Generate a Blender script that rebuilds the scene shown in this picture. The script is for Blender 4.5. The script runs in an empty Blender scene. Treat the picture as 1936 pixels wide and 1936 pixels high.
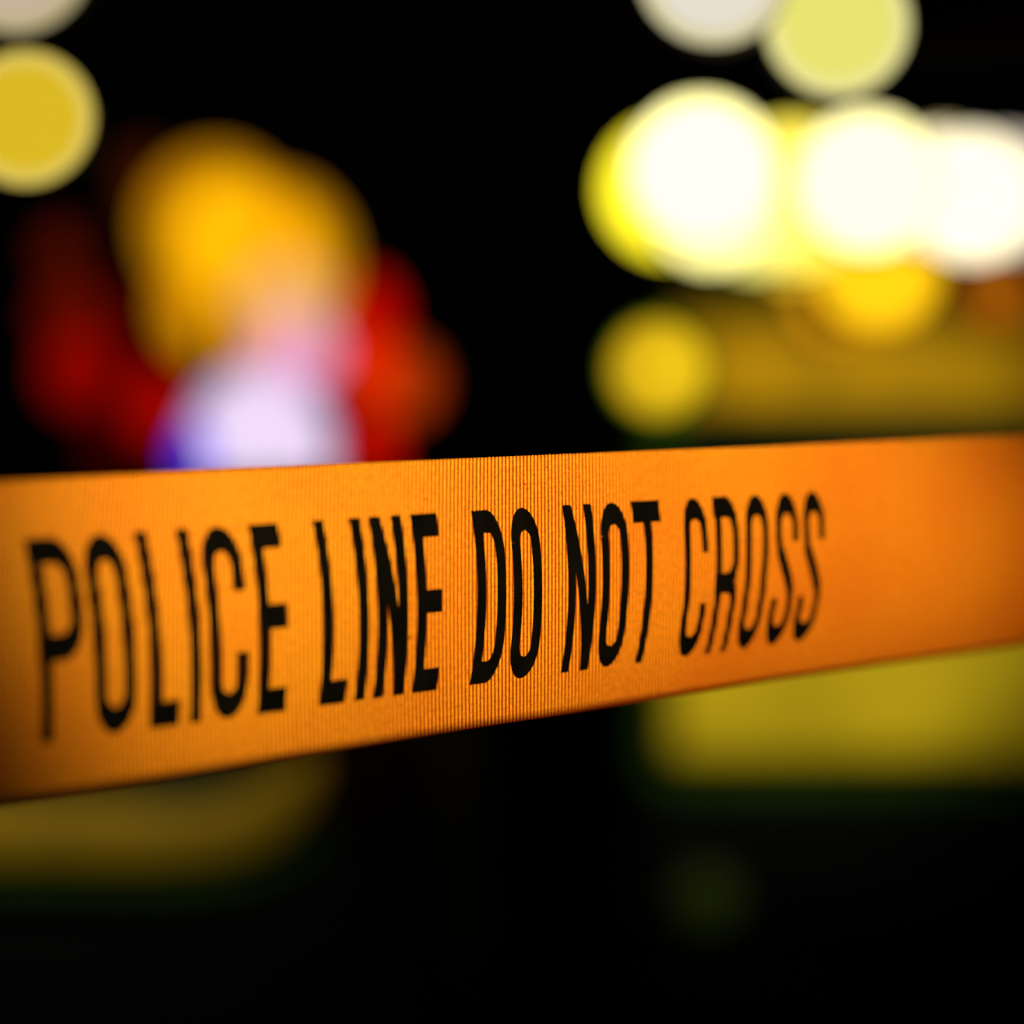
import bpy, bmesh, math, random
from mathutils import Vector, Matrix
random.seed(4)
S = bpy.context.scene
C = bpy.context.scene.collection
R = math.radians
F = 5000.0            # focal length in units of 1/1936 of the picture width
EYE = 1.3             # camera height

# ------------------------------------------------------------------ camera
cd = bpy.data.cameras.new('camera')
cam = bpy.data.objects.new('camera', cd); C.objects.link(cam)
cam.location = (0, 0, EYE); cam.rotation_euler = (R(90), 0, 0)
cd.sensor_width = 36; cd.sensor_height = 36; cd.sensor_fit = 'HORIZONTAL'
cd.lens = 36 * F / 1936
cd.clip_start = 0.05; cd.clip_end = 2000
cd.dof.use_dof = True
cd.dof.focus_distance = 0.74
cd.dof.aperture_fstop = cd.lens / 24.0     # a 24 mm wide opening
S.camera = cam
S.view_settings.view_transform = 'Standard'
S.view_settings.look = 'None'
S.view_settings.exposure = 0
S.view_settings.gamma = 1
S.cycles.use_denoising = True

# ------------------------------------------------------------------ night sky
w = bpy.data.worlds.new('World'); S.world = w; w.use_nodes = True
bg = w.node_tree.nodes['Background']
bg.inputs[0].default_value = (0.5, 0.42, 0.5, 1); bg.inputs[1].default_value = 0.0006

def spot(name, loc, target, power, col, size, blend, radius):
    l = bpy.data.lights.new(name, 'SPOT'); l.energy = power; l.color = col
    l.spot_size = R(size); l.spot_blend = blend; l.shadow_soft_size = radius
    o = bpy.data.objects.new(name, l); C.objects.link(o); o.location = loc
    o.rotation_euler = (Vector(target) - Vector(loc)).to_track_quat('-Z', 'Y').to_euler()
    return o
spot('tape_spot', (0.10, -0.60, 1.90), (0.019, 0.775, 1.272), 222, (1, .94, .52), 14.9, .7, .02)  # unseen spot added to light the tape and let its ends darken
spot('tape_amber_fill', (0.26, -0.1, 1.05), (0.17, 0.93, 1.285), 17, (1, .30, .06), 36, 1.0, .05)  # added fill that reddens the far end of the tape
spot('van_fill_spot', (1.9, 2.4, 2.6), (0.55, 5.5, 1.19), 500, (1, .93, .72), 24, 1.0, .15)  # unseen spot added to light the van's rear panels
spot('bumper_fill_spot', (-1.3, 1.6, 2.6), (-.66, 4.0, .86), 100, (1, .9, .6), 24, 1.0, .12)  # unseen spot added to light the car's bumper

# ------------------------------------------------------------------ materials
def mat(name, col, rough=.5, metal=0., var=0., scale=20., bump=0., spec=.5):
    m = bpy.data.materials.new(name); m.use_nodes = True
    nt = m.node_tree; b = nt.nodes['Principled BSDF']
    b.inputs['Base Color'].default_value = (*col, 1)
    b.inputs['Roughness'].default_value = rough; b.inputs['Metallic'].default_value = metal
    b.inputs['Specular IOR Level'].default_value = spec
    tc = nt.nodes.new('ShaderNodeTexCoord')
    n = nt.nodes.new('ShaderNodeTexNoise'); n.inputs['Scale'].default_value = scale; n.inputs['Detail'].default_value = 5
    nt.links.new(tc.outputs['Object'], n.inputs['Vector'])
    if var:
        r = nt.nodes.new('ShaderNodeValToRGB')
        r.color_ramp.elements[0].color = (*[c * (1 - var) for c in col], 1)
        r.color_ramp.elements[1].color = (*[min(1, c * (1 + var)) for c in col], 1)
        r.color_ramp.elements[0].position = .3; r.color_ramp.elements[1].position = .7
        nt.links.new(n.outputs['Fac'], r.inputs[0]); nt.links.new(r.outputs[0], b.inputs['Base Color'])
    if bump:
        bp = nt.nodes.new('ShaderNodeBump'); bp.inputs['Strength'].default_value = bump
        nt.links.new(n.outputs['Fac'], bp.inputs['Height']); nt.links.new(bp.outputs[0], b.inputs['Normal'])
    return m
_em = {}
def glow(col, k=1.0):
    key = (tuple(col), k)
    if key in _em: return _em[key]
    m = bpy.data.materials.new('lit_lens'); m.use_nodes = True
    nt = m.node_tree; nt.nodes.clear()
    o = nt.nodes.new('ShaderNodeOutputMaterial'); e = nt.nodes.new('ShaderNodeEmission')
    e.inputs[0].default_value = (*col, 1); e.inputs[1].default_value = k
    nt.links.new(e.outputs[0], o.inputs[0]); _em[key] = m
    return m
def cover(col, k, clear, tint):
    """coloured clear plastic that glows a little and lets the bulb behind show"""
    m = bpy.data.materials.new('tinted_cover'); m.use_nodes = True
    nt = m.node_tree; nt.nodes.clear()
    o = nt.nodes.new('ShaderNodeOutputMaterial'); e = nt.nodes.new('ShaderNodeEmission')
    e.inputs[0].default_value = (*col, 1); e.inputs[1].default_value = k
    t = nt.nodes.new('ShaderNodeBsdfTransparent'); t.inputs[0].default_value = (*tint, 1)
    x = nt.nodes.new('ShaderNodeMixShader'); x.inputs[0].default_value = clear
    nt.links.new(e.outputs[0], x.inputs[1]); nt.links.new(t.outputs[0], x.inputs[2]); nt.links.new(x.outputs[0], o.inputs[0])
    return m
M = dict(
    asphalt=mat('asphalt', (.035, .033, .03), .85, var=.35, scale=60, bump=.4),
    black=mat('black_metal', (.003, .003, .003), .6, var=.3, scale=12, spec=.03),
    paint=mat('dark_car_paint', (.004, .004, .005), .6, var=.2, scale=4, spec=.04),
    glass=mat('dark_glass', (.002, .002, .003), .1, spec=.15),
    rubber=mat('tyre_rubber', (.012, .012, .012), .85, var=.3, scale=30, bump=.3),
    alloy=mat('dull_rim', (.10, .13, .04), .4, .6, var=.2, scale=20),
    yellow=mat('yellow_green_paint', (.60, .44, .010), .6, var=.35, scale=2.4, spec=.05),
    amberglow=mat('amber_brown_glow', (.60, .33, .002), .6, var=.6, scale=3.2, spec=.05),  # dim blotchy light put into the upper panel's colour
    green=mat('dark_green_fade', (.025, .075, .005), .6, var=.15, scale=5, spec=.1),  # yellow light fading to green, put into body and bumper colour
    olive=mat('olive_yellow_bumper', (.58, .36, .006), .6, var=.15, scale=6, spec=.3),
    redplastic=mat('red_reflector', (.06, .003, .002), .25, var=.1, scale=30),
    plate=mat('plate', (.01, .01, .01), .6, spec=.1),
)

# ------------------------------------------------------------------ helpers
def link(name, bm, m, parent=None, smooth=False):
    me = bpy.data.meshes.new(name)
    bmesh.ops.recalc_face_normals(bm, faces=bm.faces[:])
    bm.to_mesh(me); bm.free()
    if smooth:
        for p in me.polygons: p.use_smooth = True
    if m: me.materials.append(m)
    o = bpy.data.objects.new(name, me); C.objects.link(o)
    if parent: o.parent = parent; o.matrix_parent_inverse = Matrix.Identity(4)
    return o
def tag(o, label=None, cat=None, group=None, kind=None):
    for k, v in (('label', label), ('category', cat), ('group', group), ('kind', kind)):
        if v: o[k] = v
    return o
def empty(name, loc):
    o = bpy.data.objects.new(name, None); C.objects.link(o); o.location = loc; o.empty_display_size = .05
    return o
def at(px, py, Z): return Vector(((px - 968) / F * Z, Z, EYE + (968 - py) / F * Z))
def box(bm, x0, x1, y0, y1, z0, z1, bev=0.):
    r = bmesh.ops.create_cube(bm, size=1)
    for v in r['verts']:
        v.co = Vector(((x0 + x1) / 2 + v.co.x * (x1 - x0), (y0 + y1) / 2 + v.co.y * (y1 - y0), (z0 + z1) / 2 + v.co.z * (z1 - z0)))
    if bev:
        ed = list({e for v in r['verts'] for e in v.link_edges})
        bmesh.ops.bevel(bm, geom=ed, offset=bev, segments=3, affect='EDGES', profile=.5)
def lathe(bm, prof, mat4, n=48, sx=1., sy=1.):
    """prof = (radius, height) pairs, spun about the local z axis, then moved by mat4"""
    rings = []
    for r, h in prof:
        if r < 1e-6: rings.append([bm.verts.new(mat4 @ Vector((0, 0, h)))])
        else: rings.append([bm.verts.new(mat4 @ Vector((r * sx * math.cos(2 * math.pi * i / n), r * sy * math.sin(2 * math.pi * i / n), h))) for i in range(n)])
    for a, b in zip(rings, rings[1:]):
        if len(a) == 1 and len(b) == 1: continue
        for i in range(n):
            j = (i + 1) % n
            if len(a) == 1: bm.faces.new((a[0], b[j], b[i]))
            elif len(b) == 1: bm.faces.new((a[i], a[j], b[0]))
            else: bm.faces.new((a[i], a[j], b[j], b[i]))
def tube(bm, a, b, r, n=12):
    a = Vector(a); b = Vector(b); d = b - a
    q = d.to_track_quat('Z', 'Y').to_matrix().to_4x4()
    lathe(bm, [(0, 0), (r, 0), (r, d.length), (0, d.length)], Matrix.Translation(a) @ q, n)
TOCAM = Matrix.Rotation(R(90), 4, 'X')       # local +z of a lamp looks back along -y

# ------------------------------------------------------------------ the road
bm = bmesh.new()
bmesh.ops.create_grid(bm, x_segments=40, y_segments=40, size=400)
tag(link('road', bm, M['asphalt']), kind='structure')

# ------------------------------------------------------------------ the tape
TP = [-0.01161, 0.20394, 0.00023, 0.0144, -0.02267, 0.01384, -0.00068, 0.00144, 0.72985, 0.22064, -0.00029, -0.01661,
      -0.03758, -0.21786, 0.04315, -0.66277, -0.15374, -0.2493]
TH = .075
U0, U1 = -.185, .275
def tape_point(u, v, lift=0.):
    """u metres along the tape, v 0 top edge .. 1 bottom edge, lift metres towards the camera"""
    uc = min(max(u, U0), U1); s = uc / .3
    P = lambda c: sum(c[k] * s ** k for k in range(len(c)))
    D = lambda c: sum(k * c[k] * s ** (k - 1) / .3 for k in range(1, len(c)))
    cx, cy, cz, tw, bu = TP[0:4], TP[4:8], TP[8:12], TP[12:15], TP[15:18]
    c = Vector((P(cx), P(cy), P(cz))); T = Vector((D(cx), D(cy), D(cz)))
    c = c + T * (u - uc); T.normalize()
    up = Vector((0, 1, 0)); up = (up - T * up.dot(T)).normalized()
    N = T.cross(up); a = P(tw)
    U = up * math.cos(a) + N * math.sin(a); N2 = N * math.cos(a) - up * math.sin(a)
    wv = (.5 - v) * TH
    wr = .00035 * math.sin(u * 38 + 2.2 * v) + .0002 * math.sin(u * 91 - 5 * v)   # slack in the plastic
    if N2.z > 0: sgn = -1
    else: sgn = 1
    p = c + U * wv + N2 * (P(bu) * .01 * (1 - (2 * wv / TH) ** 2) + wr + sgn * lift)
    return Vector((p.x, p.z, EYE + p.y))
def tape_material():
    m = bpy.data.materials.new('orange_tape_plastic'); m.use_nodes = True
    nt = m.node_tree; N = nt.nodes; L = nt.links; b = N['Principled BSDF']
    uv = N.new('ShaderNodeUVMap'); uv.uv_map = 'run'
    sep = N.new('ShaderNodeSeparateXYZ'); L.new(uv.outputs[0], sep.inputs[0])
    def wave(sock, period):
        a = N.new('ShaderNodeMath'); a.operation = 'MULTIPLY'; a.inputs[1].default_value = 2 * math.pi / period
        s = N.new('ShaderNodeMath'); s.operation = 'SINE'
        h = N.new('ShaderNodeMath'); h.operation = 'MULTIPLY_ADD'; h.inputs[1].default_value = .5; h.inputs[2].default_value = .5
        L.new(sock, a.inputs[0]); L.new(a.outputs[0], s.inputs[0]); L.new(s.outputs[0], h.inputs[0])
        return h.outputs[0]
    tco = N.new('ShaderNodeTexCoord'); so = N.new('ShaderNodeSeparateXYZ'); L.new(tco.outputs['Object'], so.inputs[0])
    ribs = wave(so.outputs[0], .00100)     # upright ribs in the weave
    weft = wave(sep.outputs[1], .00125)
    base = N.new('ShaderNodeTexNoise'); base.inputs['Scale'].default_value = 14; base.inputs['Detail'].default_value = 3
    L.new(uv.outputs[0], base.inputs['Vector'])
    r1 = N.new('ShaderNodeValToRGB'); e = r1.color_ramp.elements
    e[0].position = .35; e[0].color = (.86, .19, .002, 1); e[1].position = .7; e[1].color = (.92, .31, .003, 1)
    L.new(base.outputs['Fac'], r1.inputs[0])
    mx = N.new('ShaderNodeMixRGB'); mx.blend_type = 'MULTIPLY'; mx.inputs[2].default_value = (.22, .07, .15, 1)
    f = N.new('ShaderNodeMath'); f.operation = 'MULTIPLY'; f.inputs[1].default_value = .95
    L.new(ribs, f.inputs[0]); L.new(f.outputs[0], mx.inputs[0]); L.new(r1.outputs[0], mx.inputs[1])
    my = N.new('ShaderNodeMixRGB'); my.blend_type = 'MULTIPLY'; my.inputs[2].default_value = (.82, .78, .78, 1)
    g = N.new('ShaderNodeMath'); g.operation = 'MULTIPLY'; g.inputs[1].default_value = .6
    L.new(weft, g.inputs[0]); L.new(g.outputs[0], my.inputs[0]); L.new(mx.outputs[0], my.inputs[1])
    inv = N.new('ShaderNodeMath'); inv.operation = 'SUBTRACT'; inv.inputs[0].default_value = 1.0; L.new(ribs, inv.inputs[1])
    pw = N.new('ShaderNodeMath'); pw.operation = 'POWER'; pw.inputs[1].default_value = 3.0; L.new(inv.outputs[0], pw.inputs[0])
    ph = N.new('ShaderNodeMath'); ph.operation = 'MULTIPLY'; ph.inputs[1].default_value = .45; L.new(pw.outputs[0], ph.inputs[0])
    pale = N.new('ShaderNodeMixRGB'); pale.inputs[2].default_value = (.98, .40, .03, 1)
    L.new(ph.outputs[0], pale.inputs[0]); L.new(my.outputs[0], pale.inputs[1])
    gr = N.new('ShaderNodeTexNoise'); gr.inputs['Scale'].default_value = 700; gr.inputs['Detail'].default_value = 4
    L.new(uv.outputs[0], gr.inputs['Vector'])
    grr = N.new('ShaderNodeMapRange'); grr.inputs[1].default_value = .3; grr.inputs[2].default_value = .7; grr.inputs[3].default_value = .72; grr.inputs[4].default_value = 1.12
    L.new(gr.outputs['Fac'], grr.inputs[0])
    my = N.new('ShaderNodeMixRGB'); my.blend_type = 'MULTIPLY'; my.inputs[0].default_value = 1
    L.new(pale.outputs[0], my.inputs[1]); L.new(grr.outputs[0], my.inputs[2])
    # specks of dirt
    sp = N.new('ShaderNodeTexNoise'); sp.inputs['Scale'].default_value = 420; sp.inputs['Detail'].default_value = 1
    L.new(uv.outputs[0], sp.inputs['Vector'])
    sr = N.new('ShaderNodeValToRGB'); sr.color_ramp.elements[0].position = .74; sr.color_ramp.elements[1].position = .8
    L.new(sp.outputs['Fac'], sr.inputs[0])
    mz = N.new('ShaderNodeMixRGB'); mz.inputs[2].default_value = (.22, .02, .004, 1)
    L.new(sr.outputs[0], mz.inputs[0]); L.new(my.outputs[0], mz.inputs[1])
    L.new(mz.outputs[0], b.inputs['Base Color'])
    b.inputs['Roughness'].default_value = .5; b.inputs['Specular IOR Level'].default_value = .25
    bp = N.new('ShaderNodeBump'); bp.inputs['Strength'].default_value = .25; bp.inputs['Distance'].default_value = .0004
    L.new(base.outputs['Fac'], bp.inputs['Height']); L.new(bp.outputs[0], b.inputs['Normal'])
    return m
def build_tape():
    us = [-1.0 + .05 * i for i in range(16)]
    us = [u for u in us if u < -.22] + [-.22 + .0025 * i for i in range(221)] + [.34 + .1 * i for i in range(21)]
    nv = 24
    bm = bmesh.new(); uvl = bm.loops.layers.uv.new('run')
    F_, B_ = [], []
    uvof = {}
    for u in us:
        for lst, lift in ((F_, 0), (B_, -.00025)):
            row = []
            for k in range(nv + 1):
                v = k / nv; vt = bm.verts.new(tape_point(u, v, lift)); uvof[vt] = (u, v * TH); row.append(vt)
            lst.append(row)
    n = len(us)
    for i in range(n - 1):
        for k in range(nv):
            bm.faces.new((F_[i][k], F_[i][k + 1], F_[i + 1][k + 1], F_[i + 1][k]))
            bm.faces.new((B_[i][k], B_[i + 1][k], B_[i + 1][k + 1], B_[i][k + 1]))
        bm.faces.new((F_[i][0], F_[i + 1][0], B_[i + 1][0], B_[i][0]))
        bm.faces.new((F_[i][nv], B_[i][nv], B_[i + 1][nv], F_[i + 1][nv]))
    for fc in bm.faces:
        for lp in fc.loops: lp[uvl].uv = uvof[lp.vert]
    root = link('police_tape', bm, tape_material(), smooth=True)
    tag(root, 'orange ribbed barrier tape with black capital letters stretched across in front of the blurred lights', 'barrier tape')
    return root, us[0], us[-1]
tape, TU0, TU1 = build_tape()

# lettering: condensed capitals drawn with a pen that is 3.7 mm wide and 6.2 mm tall
CAP = 48.0; TX, TY = 3.7, 6.2; PX, PY = TX / 2, TY / 2
V_TOP, V_BOT = .1886, .8268
def arc(cx, cy, rx, ry, a0, a1, n=18):
    return [(cx + rx * math.cos(R(a0 + (a1 - a0) * i / n)), cy - ry * math.sin(R(a0 + (a1 - a0) * i / n))) for i in range(n + 1)]
def glyph(ch, wd):
    L, Rr, T, B = PX, wd - PX, PY, CAP - PY
    cx = wd / 2; rx = (Rr - L) / 2; ry = 6.5
    if ch == 'O': return [arc(cx, T + ry, rx, ry, 180, 0) + arc(cx, B - ry, rx, ry, 0, -180) + [(L, T + ry)]]
    if ch == 'I': return [[(cx, 0), (cx, CAP)]]
    if ch == 'L': return [[(L, 0), (L, CAP)], [(0, B), (wd, B)]]
    if ch == 'E': return [[(L, 0), (L, CAP)], [(0, T), (wd, T)], [(0, CAP * .49), (wd * .97, CAP * .49)], [(0, B), (wd, B)]]
    if ch == 'T': return [[(0, T), (wd, T)], [(cx, 0), (cx, CAP)]]
    if ch == 'N': return [[(L, 0), (L, CAP)], [(Rr, 0), (Rr, CAP)], [(L + .3, 1.), (Rr - .3, CAP - 1.)]]
    if ch == 'D': return [[(L, 0), (L, CAP)], [(L - PX, T), (cx, T)] + arc(cx, T + 9, Rr - cx, 9, 90, 0) + arc(cx, B - 9, Rr - cx, 9, 0, -90) + [(L - PX, B)]]
    if ch == 'C': return [[(Rr, CAP * .34)] + arc(cx, T + ry, rx, ry, 0, 180) + arc(cx, B - ry, rx, ry, 180, 360) + [(Rr, CAP * .66)]]
    if ch in 'PR':
        m = CAP * .545
        g = [[(L, 0), (L, CAP)], [(L - PX, T), (cx, T)] + arc(cx, T + 7, Rr - cx, 7, 90, 0) + arc(cx, m - 7, Rr - cx, 7, 0, -90) + [(L - PX, m)]]
        if ch == 'R': g.append([(cx + .3, m)] + arc(cx + .3, m + 5.5, Rr - cx - .5, 5.5, 90, 0)[1:] + [(Rr - .2, CAP)])
        return g
    if ch == 'S':
        return [[(Rr, CAP * .31)] + arc(cx, T + ry, rx, ry, 0, 180) + [(L, CAP * .27), (L + .5, CAP * .36), (cx - 1.2, CAP * .45), (cx + 1.4, CAP * .55),
                (Rr - .5, CAP * .64), (Rr, CAP * .73)] + arc(cx, B - ry, rx, ry, 0, -180) + [(L, CAP * .68)]]
def ribbon(bm, pts, u0, lift, pen=1.0):
    # resample, then offset by the pen along the normal
    P = [pts[0]]
    for a, b in zip(pts, pts[1:]):
        d = math.hypot(b[0] - a[0], b[1] - a[1])
        if d < 1e-5: continue
        n = max(1, int(d / 1.5))
        P += [(a[0] + (b[0] - a[0]) * i / n, a[1] + (b[1] - a[1]) * i / n) for i in range(1, n + 1)]
    rows = []
    for i, p in enumerate(P):
        a = P[max(0, i - 1)]; b = P[min(len(P) - 1, i + 1)]
        dx, dy = b[0] - a[0], b[1] - a[1]
        l = math.hypot(dx * TY, dy * TX) or 1
        ox, oy = -dy * TX / l * PX * pen, dx * TY / l * PY
        row = []
        for t in (-1, 0, 1):
            x, y = p[0] + ox * t, min(max(p[1] + oy * t, 0), CAP)
            u = (u0 + x) / 1000; v = V_TOP + (V_BOT - V_TOP) * y / CAP
            row.append((bm.verts.new(tape_point(u, v, lift)), bm.verts.new(tape_point(u, v, lift - .00006))))
        rows.append(row)
    for a, b in zip(rows, rows[1:]):
        for k in range(2):
            bm.faces.new((a[k][0], b[k][0], b[k + 1][0], a[k + 1][0]))
            bm.faces.new((a[k][1], a[k + 1][1], b[k + 1][1], b[k][1]))
        bm.faces.new((a[0][0], a[0][1], b[0][1], b[0][0])); bm.faces.new((a[2][0], b[2][0], b[2][1], a[2][1]))
    for r in (rows[0], rows[-1]):
        for k in range(2): bm.faces.new((r[k][0], r[k + 1][0], r[k + 1][1], r[k][1]))
INK = mat('black_ink', (.002, .0015, .001), .7, var=.5, scale=90, spec=.03)
WORDS = [('POLICE', [(-149.5, 13.2), (-134.3, 12.2), (-118, 9.2), (-106, 4.6), (-99.2, 12.4), (-83.2, 9.6)]),
         ('LINE', [(-61.8, 9.4), (-49.4, 4.6), (-42.0, 11.6), (-27, 9.8)]),
         ('DO', [(-3.9, 11.6), (10.6, 11.9)]),
         ('NOT', [(33.2, 12.2), (47.7, 11.8), (61.9, 12.1)]),
         ('CROSS', [(83.5, 11.6), (98.1, 11.4), (112.1, 11.4), (126.2, 11.5), (139.4, 11.5)])]
PEN = dict(POLICE=.97, LINE=1.0, DO=.96, NOT=.88, CROSS=.74)     # the print run gets thinner towards its end
for word, pos in WORDS:
    bm = bmesh.new()
    for ch, (u0, wd) in zip(word, pos):
        for k, st in enumerate(glyph(ch, wd)): ribbon(bm, st, u0, .00014 + .00003 * k, PEN[word])
    o = link('printed_word', bm, INK, tape)
    o['label'] = 'the word %s printed in black condensed capitals' % word

# posts that the tape is tied to, both outside the picture
def tape_post(u, label):
    p = tape_point(u, .5)
    t = empty('barrier_post', (p.x, p.y, 0)); tag(t, label, 'post', 'posts holding the tape')
    b = bmesh.new(); lathe(b, [(0, 0), (.2, 0), (.2, .03), (.07, .07), (.03, .075), (0, .075)], Matrix.Identity(4), 32); link('base', b, M['rubber'], t, True)
    b = bmesh.new(); lathe(b, [(0, .07), (.02, .07), (.02, 1.36), (.015, 1.375), (0, 1.375)], Matrix.Identity(4), 24); link('pole', b, M['black'], t, True)
    b = bmesh.new(); lathe(b, [(.021, 1.22), (.026, 1.225), (.026, 1.30), (.021, 1.305)], Matrix.Identity(4), 24); link('clamp', b, M['black'], t, True)
tape_post(TU0, 'black post on a round rubber base at the near end of the tape')
tape_post(TU1, 'black post on a round rubber base at the far end of the tape')

# ------------------------------------------------------------------ round lamps
def dome(r, bulge, n=8):
    return [(r * math.cos(R(90 * i / n)), bulge * math.sin(R(90 * i / n))) for i in range(n)] + [(0, bulge)]
def lamp(name, px, py, rp, Z, label, cat, lens, rim=None, core=None, rimw=.14, group=None, bar_y=None, tilt=0, drop=None):
    """round lamp head of radius rp whose lens looks at the tape"""
    r = rp / F * Z; c = at(px, py, Z)
    t = empty(name, c); tag(t, label, cat, group)
    MM = Matrix.Rotation(R(tilt), 4, 'Z') @ TOCAM
    b = bmesh.new()
    lathe(b, [(r * 1.02, .004), (r * 1.02, -.02), (r * .92, -.035), (r * .45, -.16 * r / .1 * .5 - .03), (0, -.16 * r / .1 * .5 - .03)], MM)
    link('housing', b, M['black'], t, True)
    ri = r * (1 - rimw) if rim else r
    b = bmesh.new(); lathe(b, dome(ri, r * .12), MM); L_ = link('lens', b, glow(*lens), t, True)
    if core:
        cx, cy, cr, cc = core
        b = bmesh.new(); lathe(b, dome(cr * r, r * .05), Matrix.Translation((cx * r, -r * .13, cy * r)) @ MM); link('bulb', b, glow(*cc), L_, True)
    if rim:  # glowing ring added for the edge tone of a blurred light disc
        b = bmesh.new(); lathe(b, [(ri, .001), (ri + .2 * (r - ri), r * .06), (r - .2 * (r - ri), r * .06), (r, .001)], MM); link('rim', b, glow(*rim), t, True)
    if bar_y is not None:
        b = bmesh.new(); q = at(px, py, bar_y) - c; tube(b, (0, .012, 0), q, .006)
        if drop: tube(b, q, (q.x, q.y, EYE + (968 - min(drop, key=lambda d: abs(d - py))) / F * bar_y - c.z), .006)
        link('bracket', b, M['black'], t, True)
    return t
G = 'round floodlights in the bright row at the right'
BARY = 2.1
row = [
    (1328, 322, 137, 1.60, 'large white round floodlight, first of the bright row, a yellow one glowing behind it', ((1, .92, .37), 2.5), None, None),
    (1345, 395, 114, 1.65, 'cream white round floodlight low behind the leftmost white light', ((1, .90, .30), 2.0), None, None),
    (1270, 358, 134, 1.72, 'bright yellow round floodlight sticking out left of the leftmost white light', ((1, .84, .02), 1.7), None, None),
    (1425, 425, 97, 1.69, 'pale lemon round floodlight between the two big white lights, low down', ((1, .90, .2), 1.3), None, None),
    (1500, 372, 146, 1.75, 'yellow round floodlight showing in the gap between the two big white lights', ((1, .80, .08), 1.5), None, None),
    (1640, 345, 133, 1.60, 'large white round floodlight near the middle of the bright row, above an amber light', ((1, .91, .40), 2.2), None, None),
    (1775, 362, 116, 1.65, 'cream white round floodlight between the middle white one and the dim last light', ((1, .88, .50), 2.1), None, None),
    (1900, 368, 119, 1.68, 'greyish beige round floodlight, dimmest and last of the bright row at the picture edge', ((.82, .72, .56), 1.0), None, None),  # emission lowered to stand in for lens vignetting
    (1838, 372, 126, 1.63, 'pale cream round floodlight squeezed between the cream one and the greyish beige one', ((1, .88, .58), 1.6), None, None),
    (1785, 330, 92, 1.73, 'pale yellow round floodlight peeping over the top of the cream light', ((.9, .7, .25), 1.0), None, None),
    (1500, 462, 85, 1.80, 'small golden round floodlight hanging low beside the amber one', ((.98, .60, .02), 1.0), None, None),
    (1660, 508, 122, 1.78, 'amber yellow round floodlight hanging below the middle white light', ((1, .57, .006), 1.25), ((.9, .45, .006), 1.1), None),
    (1592, 562, 101, 1.89, 'dim brown round lamp with a faint brighter rim, lowest under the amber light', ((.09, .035, .002), 1.0), ((.62, .27, .004), 1.0), None),
    (1885, 560, 69, 1.89, 'dull brown orange lamp under the beige light at the picture edge', ((.30, .08, .002), 1.0), None, None),
]
for px, py, rp, Z, lab, lens, rim, core in row:
    lamp('floodlight', px, py, rp, Z, lab, 'floodlight', lens, rim, core, .32 if py == 562 else .14, group=G, bar_y=BARY, drop=(350, 480))
# four sharper lamps higher up and nearer
G2 = 'round lamps high up near the picture edges'
hi = [
    (1350, -58, 145, 1.08, 'big white round lamp cut off by the top edge, left of the lime one', ((1, .93, .78), .80), ((1, .90, .52), .70), -1),
    (1583, 45, 136, 1.13, 'lime yellow round lamp with a cream rim, above the bright row of floodlights', ((.82, .78, .17), 1.0), ((.92, .84, .34), .95), -1),
    (50, 224, 127, 1.08, 'golden yellow round lamp with a cream rim at the left edge of the photo', ((.72, .49, .018), 1.0), ((.76, .58, .11), 1.0), 1),
    (32, -76, 138, 1.13, 'greyish pink beige round lamp cut off by the upper left corner', ((.60, .47, .34), .95), ((.55, .46, .24), .95), 1),
]
for px, py, rp, Z, lab, lens, rim, side in hi:
    lamp('round_lamp', px, py, rp, Z, lab, 'lamp', lens, rim, rimw=.2, group=G2, bar_y=1.4)

def mast(name, x, y, h, bars, label):
    t = empty(name, (x, y, 0)); tag(t, label, 'lamp mast')
    b = bmesh.new(); lathe(b, [(0, 0), (.06, 0), (.06, .03), (.025, .04), (.018, h), (0, h)], Matrix.Identity(4), 24); link('pole', b, M['black'], t, True)
    for k in range(3):
        a = R(30 + 120 * k); b = bmesh.new(); tube(b, (0, 0, .7), (.55 * math.cos(a), .55 * math.sin(a), .02), .015); link('leg', b, M['black'], t, True)
    for z, x1 in bars:
        b = bmesh.new(); tube(b, (0, 0, z), (x1 - x, 0, z), .016); link('crossbar', b, M['black'], t, True)
zz = lambda py, Z: EYE + (968 - py) / F * Z
mast('lamp_mast', .68, 2.1, 1.85, [(zz(350, 2.1), (1240 - 968) / F * 2.1), (zz(480, 2.1), (1244 - 968) / F * 2.1)],
     'black tripod mast with crossbars carrying the bright row of floodlights')
mast('lamp_mast', .48, 1.4, 1.8, [(zz(-58, 1.4), (1340 - 968) / F * 1.4), (zz(45, 1.4), (1570 - 968) / F * 1.4)], 'black tripod mast carrying the two high lamps at the right')
mast('lamp_mast', -.52, 1.4, 1.8, [(zz(-72, 1.4), (34 - 968) / F * 1.4), (zz(224, 1.4), (54 - 968) / F * 1.4)], 'black tripod mast carrying the two lamps at the left edge')

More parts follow.
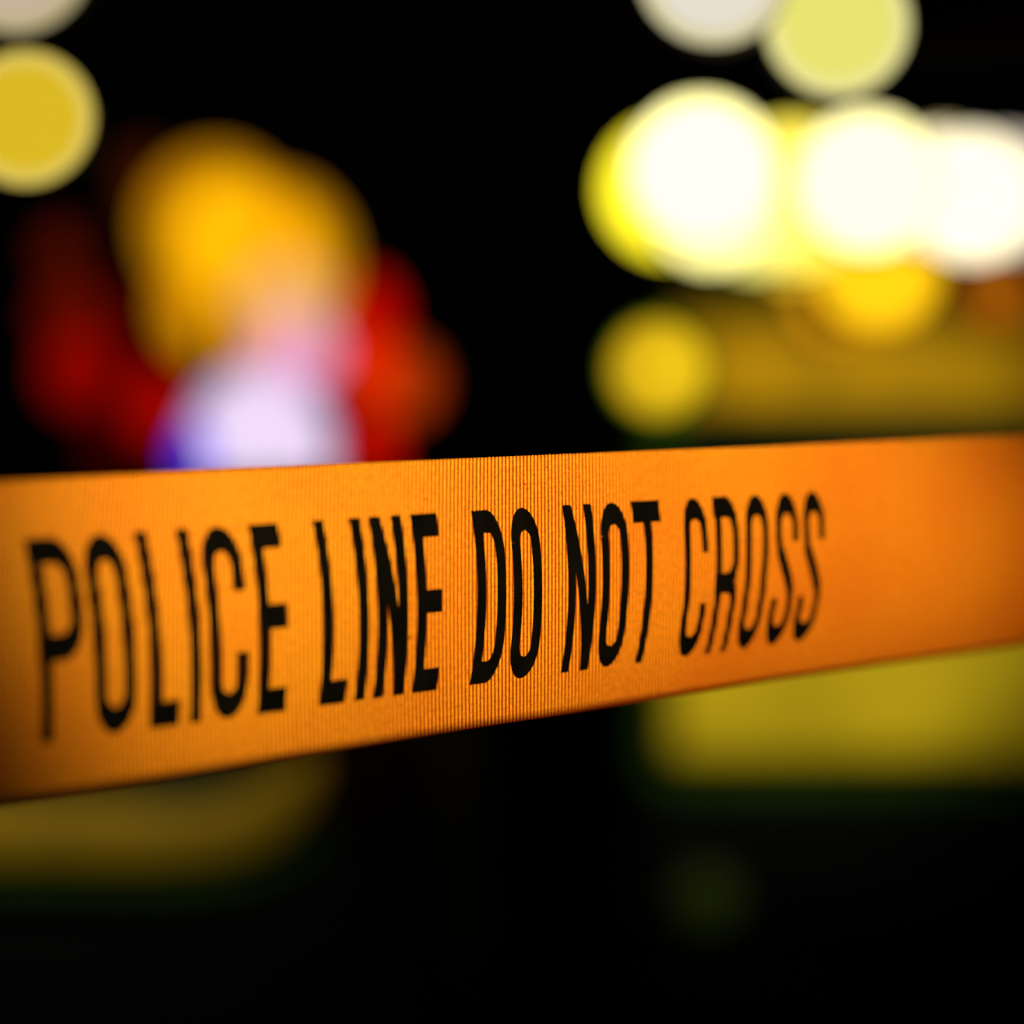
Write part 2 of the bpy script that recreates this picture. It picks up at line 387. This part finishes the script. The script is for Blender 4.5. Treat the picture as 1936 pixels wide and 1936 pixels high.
# ------------------------------------------------------------------ wheels
def wheel(parent, x, y, r, wdt, alloy):
    """tyre with its rim, axle along x"""
    MX = Matrix.Translation((x, y, r)) @ Matrix.Rotation(R(90), 4, 'Y')
    b = bmesh.new()
    lathe(b, [(r * .62, -wdt / 2), (r * .9, -wdt / 2), (r, -wdt * .36), (r, wdt * .36), (r * .9, wdt / 2), (r * .62, wdt / 2), (r * .62, -wdt / 2)], MX)
    t = link('wheel', b, M['rubber'], parent, True)
    b = bmesh.new(); lathe(b, [(r * .62, -wdt * .4), (r * .55, -wdt * .3), (r * .2, -wdt * .25), (0, -wdt * .34)], MX, 40)
    lathe(b, [(r * .62, wdt * .4), (r * .55, wdt * .3), (r * .2, wdt * .25), (0, wdt * .34)], MX, 40)
    link('rim', b, alloy, t, True)
def loft(bm, secs):
    rings = [[bm.verts.new((x, y, z)) for x, z in pts] for y, pts in secs]
    n = len(rings[0])
    for a, b in zip(rings, rings[1:]):
        for i in range(n): bm.faces.new((a[i], a[(i + 1) % n], b[(i + 1) % n], b[i]))
    bm.faces.new(rings[0]); bm.faces.new(rings[-1][::-1])
def rsec(hw, z0, z1, rr, taper=0., n=4):
    """rounded rectangle section, narrower at the top by taper"""
    pts = []
    for cx, cz, a0 in ((hw - rr, z1 - rr, 0), (-hw + rr, z1 - rr, 90), (-hw + rr, z0 + rr, 180), (hw - rr, z0 + rr, 270)):
        for i in range(n + 1):
            a = R(a0 + 90 * i / n); x = cx + rr * math.cos(a); z = cz + rr * math.sin(a)
            x -= math.copysign(taper * (z - z0) / max(z1 - z0, 1e-6), x)
            pts.append((x, z))
    return pts

# ------------------------------------------------------------------ dark patrol car with its roof lights (left)
CX, CY = -.98, 4.0
car = empty('emergency_car', (CX, CY, 0))
tag(car, 'dark car behind the tape with amber, red and bluish white emergency lights on its roof', 'car')
b = bmesh.new()
loft(b, [(.05, rsec(.80, .34, .98, .12)), (.12, rsec(.86, .26, 1.0, .12)), (.9, rsec(.90, .22, 1.0, .12)), (2.3, rsec(.91, .22, .98, .12)),
         (3.3, rsec(.90, .22, .95, .12)), (4.2, rsec(.86, .24, .82, .14)), (4.45, rsec(.74, .34, .70, .14))])
body = link('body', b, M['paint'], car, True)
b = bmesh.new()
loft(b, [(.55, rsec(.74, .96, 1.02, .02, .03)), (1.05, rsec(.76, .96, 1.30, .04, .15)), (1.5, rsec(.76, .96, 1.325, .05, .16)), (2.3, rsec(.76, .96, 1.315, .05, .16)), (3.2, rsec(.76, .93, .99, .02, .03))])
link('cabin', b, M['paint'], car, True)
b = bmesh.new()
v = [b.verts.new(p) for p in ((-.62, .60, 1.045), (.62, .60, 1.045), (.52, 1.02, 1.315), (-.52, 1.02, 1.315))]
b.faces.new(v); r_ = bmesh.ops.extrude_face_region(b, geom=b.faces[:]); bmesh.ops.translate(b, verts=[g for g in r_['geom'] if isinstance(g, bmesh.types.BMVert)], vec=(0, -.012, .012))
link('rear_window', b, M['glass'], car)
for s in (-1, 1):
    b = bmesh.new()
    for y0, y1 in ((1.1, 1.75), (1.82, 2.55)):
        v = [b.verts.new((s * (.762 - .0), y, z)) for y, z in ((y0, 1.0), (y1, 1.0), (y1 - .05, 1.24), (y0 + .05, 1.24))]
        b.faces.new(v)
    r_ = bmesh.ops.extrude_face_region(b, geom=b.faces[:]); bmesh.ops.translate(b, verts=[g for g in r_['geom'] if isinstance(g, bmesh.types.BMVert)], vec=(s * .012, 0, 0))
    link('side_window', b, M['glass'], car)
    b = bmesh.new(); box(b, s * .60, s * .82, .02, .10, .90 - .06, .985, .015) if s > 0 else box(b, s * .82, s * .60, .02, .10, .84, .985, .015)
    link('tail_light', b, mat('unlit_tail_light', (.012, .001, .001), .5, spec=.05), car)
    for y in (.85, 3.45): wheel(car, s * .82, y, .32, .2, M['black'])
b = bmesh.new(); box(b, -.24, .24, .035, .05, .88, .96, .004); link('number_plate', b, M['plate'], car)
# curved pale bumper whose right end sweeps up round the corner
def band(pts, Y, depth):
    bm = bmesh.new(); prev = None
    for px, py, hh in pts:
        c = at(px, py, Y); h = hh / F * Y
        curve = max(0, (px - 420) / 260) ** 2 * .10
        ring = []
        for k in range(12):
            a = 2 * math.pi * k / 12
            ring.append(bm.verts.new((c.x - CX, Y - CY + curve + depth * math.sin(a), c.z + h * math.cos(a))))
        if prev:
            for k in range(12): bm.faces.new((prev[k], prev[(k + 1) % 12], ring[(k + 1) % 12], ring[k]))
        else: bm.faces.new(ring)
        prev = ring
    bm.faces.new(prev[::-1]); return bm
link('bumper', band([(-1400, 1560, 60), (-400, 1575, 66), (100, 1572, 68), (300, 1578, 66), (420, 1570, 66), (500, 1545, 72), (560, 1505, 76), (605, 1450, 72), (635, 1385, 64)], 4.0, .03), M['olive'], car, True)
link('bumper_fade', band([(-1400, 1655, 26), (100, 1668, 26), (330, 1672, 26), (470, 1660, 28), (560, 1625, 32), (630, 1560, 36), (680, 1480, 38), (705, 1400, 36)], 4.02, .028), M['green'], car, True)  # fading edge of the lit patch, shaped as a green strip
link('bumper_dim_notch', band([(240, 1490, 14), (330, 1496, 26), (420, 1480, 24), (500, 1450, 16)], 3.985, .02), mat('deep_green_notch', (.015, .06, .01), .6), car, True)  # dimmer notch of the lit patch, put in as a green shape
# roof rack that the beacons are bolted to
b = bmesh.new()
zr = 1.335
box(b, -.62, .86, 1.18, 1.22, zr, zr + .02, .004); box(b, -.62, .86, .04 + 1.0, 1.08, zr, zr + .02, .004)
for x in (-.6, -.1, .3, .6): box(b, x - .012, x + .012, 1.02, 1.24, zr - .02, zr + .0185)
link('roof_rack', b, M['black'], car)
# the beacons stand on the rack about five metres from the camera
ZB = 5.1
def beacon(px, py, rx, ry, dz, covm, inn=None, flat=.6, foot=True, name='beacon'):
    """a glowing plastic dome with a lit inner lamp, on a black foot"""
    Z = ZB + dz; c = at(px, py, Z) - Vector((CX, CY, 0)); k = Z / F
    b = bmesh.new(); zb = zr + .02
    top = c.z - ry * k * .7
    if foot:
        lathe(b, [(0, zb), (.05, zb), (.05, zb + .012), (.016, zb + .02), (.016, max(top, zb + .03)), (0, max(top, zb + .03))], Matrix.Translation((c.x, c.y, 0)), 20)
    else:
        lathe(b, [(0, 0), (rx * k * .6, 0), (rx * k * .6, .006), (0, .006)], Matrix.Translation((c.x, c.y, zb)), 20)
    p = link(name, b, M['black'], car, True)
    b = bmesh.new(); bmesh.ops.create_uvsphere(b, u_segments=40, v_segments=24, radius=1)
    for v in b.verts: v.co = Vector((c.x + v.co.x * rx * k, c.y + v.co.y * rx * k * flat, max(zb + .008, c.z + v.co.z * ry * k)))
    link('cover', b, covm, p, True)
    if inn:
        ix, iy, irx, iry, em = inn
        b = bmesh.new(); bmesh.ops.create_uvsphere(b, u_segments=32, v_segments=20, radius=1)
        q = at(ix, iy, Z) - Vector((CX, CY, 0))
        for v in b.verts: v.co = Vector((q.x + v.co.x * irx * k, q.y + v.co.y * irx * k * flat * .8, max(zb + .012, q.z + v.co.z * iry * k)))
        link('bulb', b, glow(*em), p, True)
    return p
AMB = cover((.70, .30, .002), 1.0, .45, (1, .75, .3))
beacon(408, 432, 138, 145, .16, AMB, (435, 450, 104, 112, ((1.0, .66, .004), 1.7)))
beacon(526, 500, 132, 158, .20, AMB, (500, 500, 112, 135, ((1.0, .63, .004), 1.6)))
beacon(420, 575, 122, 120, .24, AMB, (430, 570, 100, 95, ((1.0, .50, .003), 1.15)))
beacon(540, 575, 95, 85, .02, cover((.95, .50, .15), .9, .5, (1, .85, .6)), (545, 590, 62, 55, ((1.0, .66, .30), 1.0)))  # peach dome added where amber and lavender light mix
beacon(560, 665, 85, 75, -.03, cover((.88, .40, .60), 1.0, .4, (1, .8, .8)), (560, 690, 50, 40, ((.95, .42, .72), 1.0)))
WB = beacon(490, 850, 140, 160, -.10, cover((.72, .40, .80), 1.0, .5, (.95, .92, .98)), (492, 866, 126, 158, ((.80, .82, .84), 1.4)), foot=False)
beacon(366, 868, 32, 60, -.22, cover((.09, .04, 1.0), 1.1, .35, (.4, .4, 1)), foot=False)
RED = lambda k, g=.004: cover((k, k * g * 2, .0), 1.0, .35, (1, .2, .1))
beacon(702, 600, 50, 80, .06, RED(.55), (705, 620, 42, 60, ((.75, .002, 0), 1.0)))
beacon(690, 700, 62, 60, .04, RED(.8, .02), (690, 705, 45, 45, ((.95, .02, .002), 1.0)))
beacon(762, 722, 66, 74, .10, cover((.34, .045, .002), 1.0, .4, (1, .4, .1)), (762, 735, 52, 58, ((.78, .075, .002), .9)))
beacon(700, 840, 48, 70, .02, RED(.72, .004), foot=False)
beacon(150, 700, 70, 80, .08, RED(.20), (152, 700, 50, 60, ((.42, .004, 0), 1.0)))
beacon(135, 595, 66, 62, .12, RED(.12, .02), (135, 600, 44, 44, ((.17, .008, 0), 1.0)))
beacon(118, 478, 48, 56, .12, RED(.06, .05), (120, 480, 32, 38, ((.14, .010, 0), 1.0)))
beacon(235, 620, 60, 90, .20, RED(.055), None)
beacon(292, 765, 52, 85, .06, RED(.30), (300, 770, 36, 60, ((.60, .0, .002), 1.0)))
beacon(200, 815, 62, 70, .12, RED(.05), None, foot=False)
beacon(275, 345, 46, 70, .22, RED(.06, .1), None)

# ------------------------------------------------------------------ yellow van (right)
VY = 5.5; k = VY / F
VX0 = (1195 - 968) * k; VX1 = VX0 + 1.74; VC = (VX0 + VX1) / 2; HW = (VX1 - VX0) / 2
vz = lambda py: EYE + (968 - py) * k
van = empty('van', (VC, VY, 0))
tag(van, 'yellow green van behind the right half of the tape, its rear panels lit', 'van')
b = bmesh.new()
loft(b, [(.03, rsec(HW - .04, vz(1510), vz(545) - .03, .07, .03)), (.09, rsec(HW, vz(1520), vz(545), .07, .03)), (2.6, rsec(HW, vz(1520), vz(545), .07, .03)),
         (3.2, rsec(HW, vz(1520), vz(560), .07, .04)), (3.9, rsec(HW - .02, vz(1520), 1.05, .07, .01)), (4.4, rsec(HW - .06, vz(1510), .94, .07, .01)), (4.5, rsec(HW - .12, vz(1500), .86, .04, .01))])
link('body', b, M['green'], van, True)
def panel(name, x0, x1, z0, z1, y0, m, bev=.02):
    b = bmesh.new(); box(b, x0, x1, y0, .06, z0, z1, bev); return link(name, b, m, van, False)
panel('upper_panel', -HW + .07, HW - .07, vz(775), vz(590), -.012, M['amberglow'])
panel('rear_window', -HW + .10, HW - .10, vz(1080), vz(800), -.008, M['glass'])
d = panel('tailgate', -HW + .07, HW - .07, vz(1440), vz(1100), -.014, M['yellow'], .03)
b = bmesh.new(); box(b, -.09, .09, -.04, -.012, vz(1150), vz(1125), .006); link('handle', b, M['black'], d)
b = bmesh.new(); lathe(b, dome(.065, .012), Matrix.Translation(((1330 - 968) * k - VC, -.092, vz(1690))) @ TOCAM); link('green_glow_disc', b, mat('dull_green_glow', (.06, .09, .01), .6, spec=.03), van, True)  # disc painted green to stand in for a faint glow
panel('bumper', -HW + .01, HW - .01, .45, .62, -.09, M['black'])
b = bmesh.new(); box(b, -HW + .03, HW - .03, .05, 4.4, .28, vz(1520) - .003, .02); link('chassis', b, M['black'], van)
for s in (-1, 1):
    b = bmesh.new(); xx = (1888 - 968) * k - VC if s < 0 else HW - .2
    box(b, xx - .028, xx + .028, -.105, -.088, .44, .49, .006); link('reflector', b, M['redplastic'], van)
    for y in (.75, 3.6): wheel(van, s * (HW - .09), y, .34, .2, M['alloy'])
# work light beside the van's roof corner
lamp('work_light', 1246, 698, 99, 1.7, 'golden round work light with a green outer fringe, hanging low by the yellow van corner', 'work light',
     ((.70, .42, .008), 1.0), ((.10, .16, .004), 1.0), core=(.25, .05, .62, ((.88, .56, .01), 1.0)), rimw=.1, bar_y=BARY, drop=(480,))  # green ring colour stands for the light's fading edge
